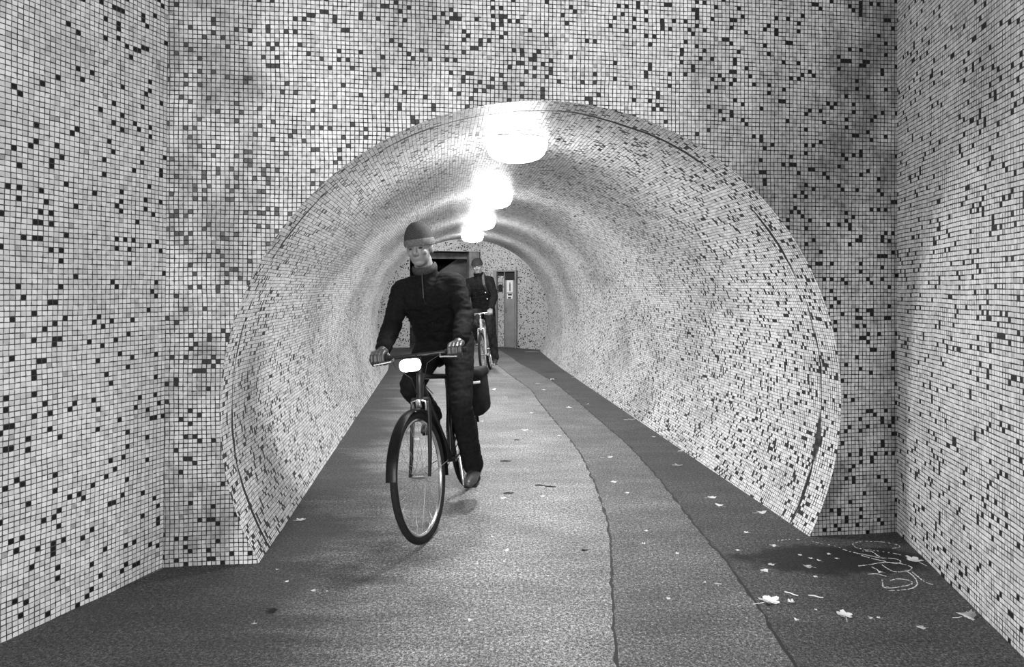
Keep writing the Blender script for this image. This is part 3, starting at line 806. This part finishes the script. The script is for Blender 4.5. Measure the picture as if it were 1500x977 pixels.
# ------------------------------------------------------------------ leaves, twigs, chalk
def leaf_mesh(seed, lobes=5, curl=.25):
    rnd = random.Random(seed); bm = bmesh.new(); n = 40; out = []
    for k in range(n):
        a = 2 * PI * k / n
        r = .5 * (.62 + .38 * abs(math.cos(a * lobes / 2)) ** .7) * rnd.uniform(.86, 1.08)
        if abs(a - PI) < .25: r *= .55
        x, y = r * math.cos(a), r * math.sin(a) * .85
        z = curl * (x * x * rnd.uniform(.8, 1.2) + .6 * y * y * (1 if seed % 2 else -.4)) + rnd.uniform(0, .03)
        out.append((x, y, z))
    zm = min(p[2] for p in out); c = bm.verts.new((0, 0, .03 - min(0, zm)))
    inn = [bm.verts.new((x * .5, y * .5, z * .25 + .02 - min(0, zm))) for x, y, z in out]
    vs_ = [bm.verts.new((x, y, z - min(0, zm) + .012)) for x, y, z in out]
    for k in range(n):
        j = (k + 1) % n; bm.faces.new((c, inn[k], inn[j])); bm.faces.new((inn[k], vs_[k], vs_[j], inn[j]))
    bmesh.ops.solidify(bm, geom=bm.faces[:], thickness=.012)
    tube(bm, [(-.3, 0, .02 - min(0, zm)), (-.55, .03, .02), (-.8, .10, .02)], .012, 5)
    zmin = min(v.co.z for v in bm.verts)
    for v in bm.verts: v.co.z -= zmin
    me = bpy.data.meshes.new('leaf'); bmesh.ops.recalc_face_normals(bm, faces=bm.faces); bm.to_mesh(me); bm.free(); return me
LM = [leaf_mesh(i, lobes=(5 if i % 2 else 3), curl=.3 + .12 * i) for i in range(5)]
for m_ in LM: m_.materials.append(M_LEAF)
LD = [m_.copy() for m_ in LM]
for m_ in LD: m_.materials.clear(); m_.materials.append(M_LEAF_D)
def leaf(u, v, s, label, group=None, darkl=False, k=None, rz=None):
    i = random.randrange(5) if k is None else k
    o = bpy.data.objects.new('fallen_leaf', (LD if darkl else LM)[i]); C.objects.link(o)
    o.location = gp(u, v); s *= .8; o.scale = (s, s, s * random.uniform(.7, 1.1)); o.rotation_euler = (0, 0, random.uniform(0, 6.28) if rz is None else rz)
    tag(o, label, 'leaf', group)
def twig(u, v, L, label, mat, rz=0.0, group=None):
    bm = bmesh.new(); q = .6 if mat is M_LEAF else 1
    tube(bm, [(-L / 2, 0, .004), (-L * .1, L * .05, .005), (L * .2, -L * .03, .0045), (L / 2, L * .04, .004)], [.003 * q, .0045 * q, .004 * q, .002 * q], 6)
    o = obj('twig', bm, mat); o.location = gp(u, v); o.rotation_euler = (0, 0, rz); tag(o, label, 'twig', group)
leaf(1127, 881, .125, 'largest torn pale leaf beside the dark gap in the right seam', k=3, rz=.4)
leaf(1237, 901, .095, 'star-shaped pale leaf on dark asphalt in front of the right portal foot', k=1, rz=1.4)
leaf(1416, 903, .105, 'large curled leaf lying against the foot of the right wall', k=4, rz=.3)
leaf(1339, 821, .11, 'pale crumpled leaf among the chalk lines near the right wall', k=3, rz=2.0)
leaf(1115, 751, .085, 'curled pale leaf lying close to the right foot of the vault', k=2, rz=.2)
leaf(1043, 729, .075, 'upper of two neighbouring pale leaves right of the seams', k=1, rz=.1)
leaf(1054, 740, .07, 'lower of two neighbouring pale leaves right of the seams', k=2, rz=2.4)
leaf(891, 670, .10, 'broad pale leaf alone on the middle asphalt strip', k=1, rz=.2)
leaf(768, 630, .10, 'pale leaf on the open asphalt right of the near rider', k=0, rz=.1)
leaf(441, 762, .07, 'pale leaf on the dark asphalt beside the left vault foot', k=3, rz=.2)
leaf(741, 806, .045, 'thick pale leaf lying right of the near front wheel', k=4)
leaf(738, 730, .06, 'pale leaf lying just below a dark twig, right of the near rider', k=2)
leaf(1052, 855, .05, 'folded pale leaf standing on the strip left of the right seam', k=4)
leaf(994, 682, .08, 'ragged leaf on dark asphalt halfway along the right vault foot', k=3)
leaf(925, 615, .12, 'long pale leaf against the right foot of the vault, mid tunnel', k=2, rz=.0)
leaf(846, 553, .14, 'small pale leaf deep in the tunnel by the right vault foot', k=0)
leaf(834, 597, .10, 'round pale leaf between the seams, beside the bend of the left one', k=1)
leaf(1183, 830, .06, 'pale curved leaf on the spill stain left of the chalk lines', k=4, rz=2.9)
leaf(1120, 836, .055, 'oval pale leaf right of the right seam, before the stain', k=0)
leaf(373, 913, .04, 'pale leaf nearest the bottom left of the ground', k=4)
leaf(459, 865, .035, 'pale leaf at the edge of the near rider shadow, left', k=4)
leaf(689, 909, .035, 'pale leaf in front of the near bicycle on the bright asphalt', k=4)
leaf(398, 895, .065, 'small black leaf on the asphalt at lower left', darkl=True, k=3, rz=.1)
leaf(856, 806, .05, 'dark leaf just left of the left seam', darkl=True, k=2, rz=.1)
G = {'a': ('small pale leaf scrap right of both seams', 'pale leaf scraps right of the seams'),
     'b': ('small pale leaf scrap between the two seams', 'pale leaf scraps between the seams'),
     'c': ('small pale leaf scrap between rider and left seam', 'pale leaf scraps left of the seams'),
     'd': ('tiny pale leaf scrap left of near front wheel', 'pale leaf scraps at the left')}
SCR = [(1081, 806, .03, 'a'), (1093, 780, .04, 'a'), (1129, 827, .045, 'a'), (1132, 799, .05, 'a'), (1159, 882, .05, 'a'), (1167, 908, .03, 'a'), (1275, 905, .03, 'a'),
                   (1287, 905, .025, 'a'), (1349, 919, .045, 'a'), (1195, 893, .02, 'a'), (996, 661, .06, 'a'), (1195, 845, .03, 'a'), (1290, 838, .03, 'a'), (1215, 812, .03, 'a'), (958, 640, .05, 'a'), (1300, 860, .02, 'a'), (1187, 818, .03, 'a'), (1225, 818, .025, 'a'), (1200, 821, .03, 'a'), (1172, 813, .03, 'a'),
                   (946, 778, .035, 'b'), (942, 797, .04, 'b'), (992, 811, .03, 'b'), (978, 877, .035, 'b'), (1032, 853, .022, 'b'), (898, 706, .06, 'b'), (809, 556, .10, 'b'), (787, 562, .10, 'b'), (796, 571, .07, 'b'), (919, 722, .04, 'b'), (861, 592, .05, 'b'),
                   (722, 571, .13, 'c'), (741, 582, .08, 'c'), (778, 605, .06, 'c'), (819, 638, .05, 'c'), (694, 609, .05, 'c'), (722, 786, .03, 'c'), (764, 851, .03, 'c'), (706, 617, .05, 'c'), (795, 727, .04, 'c'), (739, 822, .02, 'c'),
                   (420, 852, .025, 'd'), (561, 780, .03, 'd'), (406, 834, .02, 'd'), (479, 866, .015, 'd')]
ORD = ['nearest', 'second nearest', 'third nearest', 'fourth nearest', 'fifth nearest', 'sixth nearest', 'seventh nearest', 'eighth nearest', 'ninth nearest', 'tenth nearest', 'eleventh nearest', 'twelfth nearest', 'thirteenth nearest', 'fourteenth nearest', 'fifteenth nearest', 'sixteenth nearest', 'seventeenth nearest', 'eighteenth nearest', 'nineteenth nearest', 'farthest']
for g in 'abcd':
    mine = sorted([q for q in SCR if q[3] == g], key=lambda q: -q[1])
    for n_, (u, v, s, _) in enumerate(mine):
        leaf(u, v, s, G[g][0] + ', ' + (ORD[n_] if n_ < len(mine) - 1 else 'farthest'), G[g][1])
twig(791, 711.5, .075, 'left one of two dark twigs end to end right of the near rider', M_LEAF_D, -.05)
twig(807, 713.5, .075, 'right one of two dark twigs end to end right of the near rider', M_LEAF_D, -.08)
twig(745, 723, .07, 'thin dark twig just above a pale leaf', M_LEAF_D, .15)
twig(741, 676, .09, 'straight dark twig on bright asphalt beside the near rider', M_LEAF_D, .02)
twig(757, 645, .05, 'shortest dark twig, on bright asphalt deeper in', M_LEAF_D, .1)
twig(1159, 871, .06, 'pale stick lying near the largest torn leaf', M_LEAF, -.75)
twig(1195, 875, .06, 'thin pale stick farther right of the largest torn leaf', M_LEAF, -.45)
twig(779, 515.5, .30, 'long pale stick at the far end of the tunnel floor', M_LEAF, .12)

def chalk():
    rnd = random.Random(3)
    S = [[(745, 362), (800, 350), (900, 352), (980, 365), (1005, 380), (960, 388)], [(745, 362), (770, 385), (850, 398), (940, 410), (1040, 430), (1100, 450)],
         [(330, 345), (430, 338), (560, 358), (660, 378), (700, 395), (760, 412), (850, 430), (900, 440), (980, 445), (1010, 460), (990, 472), (930, 460), (860, 445), (790, 425)], [(800, 402), (850, 405), (880, 425), (900, 435)],
         [(780, 485), (850, 475), (920, 465), (1000, 470), (1060, 485), (1070, 500), (1040, 512), (980, 517), (940, 500), (905, 475)], [(850, 490), (880, 505), (895, 525)],
         [(910, 560), (915, 600), (960, 605), (1030, 595), (1075, 580), (1060, 565), (1000, 555), (950, 565)], [(1040, 512), (1080, 540), (1100, 580), (1080, 605), (1030, 615), (940, 620)],
         [(1070, 515), (1100, 540), (1140, 570), (1195, 590)], [(830, 530), (880, 528), (940, 545)]]
    root = empty('chalk_scribble', gp(1330, 830))
    tag(root, 'white looping chalk scribble drawn on the dark ground by the right wall', 'chalk drawing')
    for li, s in enumerate(S):
        bm = bmesh.new()
        pts = [gp(1050 + a / 3.75, 700 + b / 3.75) for a, b in s]
        dense = []
        for i in range(len(pts) - 1):
            p0, p1, p2, p3 = pts[max(i - 1, 0)], pts[i], pts[i + 1], pts[min(i + 2, len(pts) - 1)]
            n = max(3, int((p2 - p1).length / .008))
            for k in range(n):
                t_ = k / n
                dense.append(.5 * ((2 * p1) + (p2 - p0) * t_ + (2 * p0 - 5 * p1 + 4 * p2 - p3) * t_ * t_ + (3 * p1 - p0 - 3 * p2 + p3) * t_ ** 3))
        faint = li in (0, 1)
        for a, b in zip(dense, dense[1:]):
            if rnd.random() < (.45 if faint else .12) or (li == 2 and a.x < 1.75 and rnd.random() < .6): continue
            d = (b - a); 
            if d.length < 1e-5: continue
            n = V(-d.y, d.x, 0).normalized() * rnd.uniform(.0012, .0034) * (.6 if faint else 1)
            j = V(rnd.uniform(-1, 1), rnd.uniform(-1, 1), 0) * .0015
            q = [a - n + j, b - n + j, b + n + j, a + n + j]
            top = [bm.verts.new(p + V(0, 0, .0016)) for p in q]; bot = [bm.verts.new(p + V(0, 0, .0002)) for p in q]
            bm.faces.new(top)
            for k in range(4): bm.faces.new((top[k], top[(k + 1) % 4], bot[(k + 1) % 4], bot[k]))
        bmesh.ops.translate(bm, verts=bm.verts, vec=-root.location)
        obj('chalk_stroke', bm, M_CHALK, root, smooth=False)
chalk()
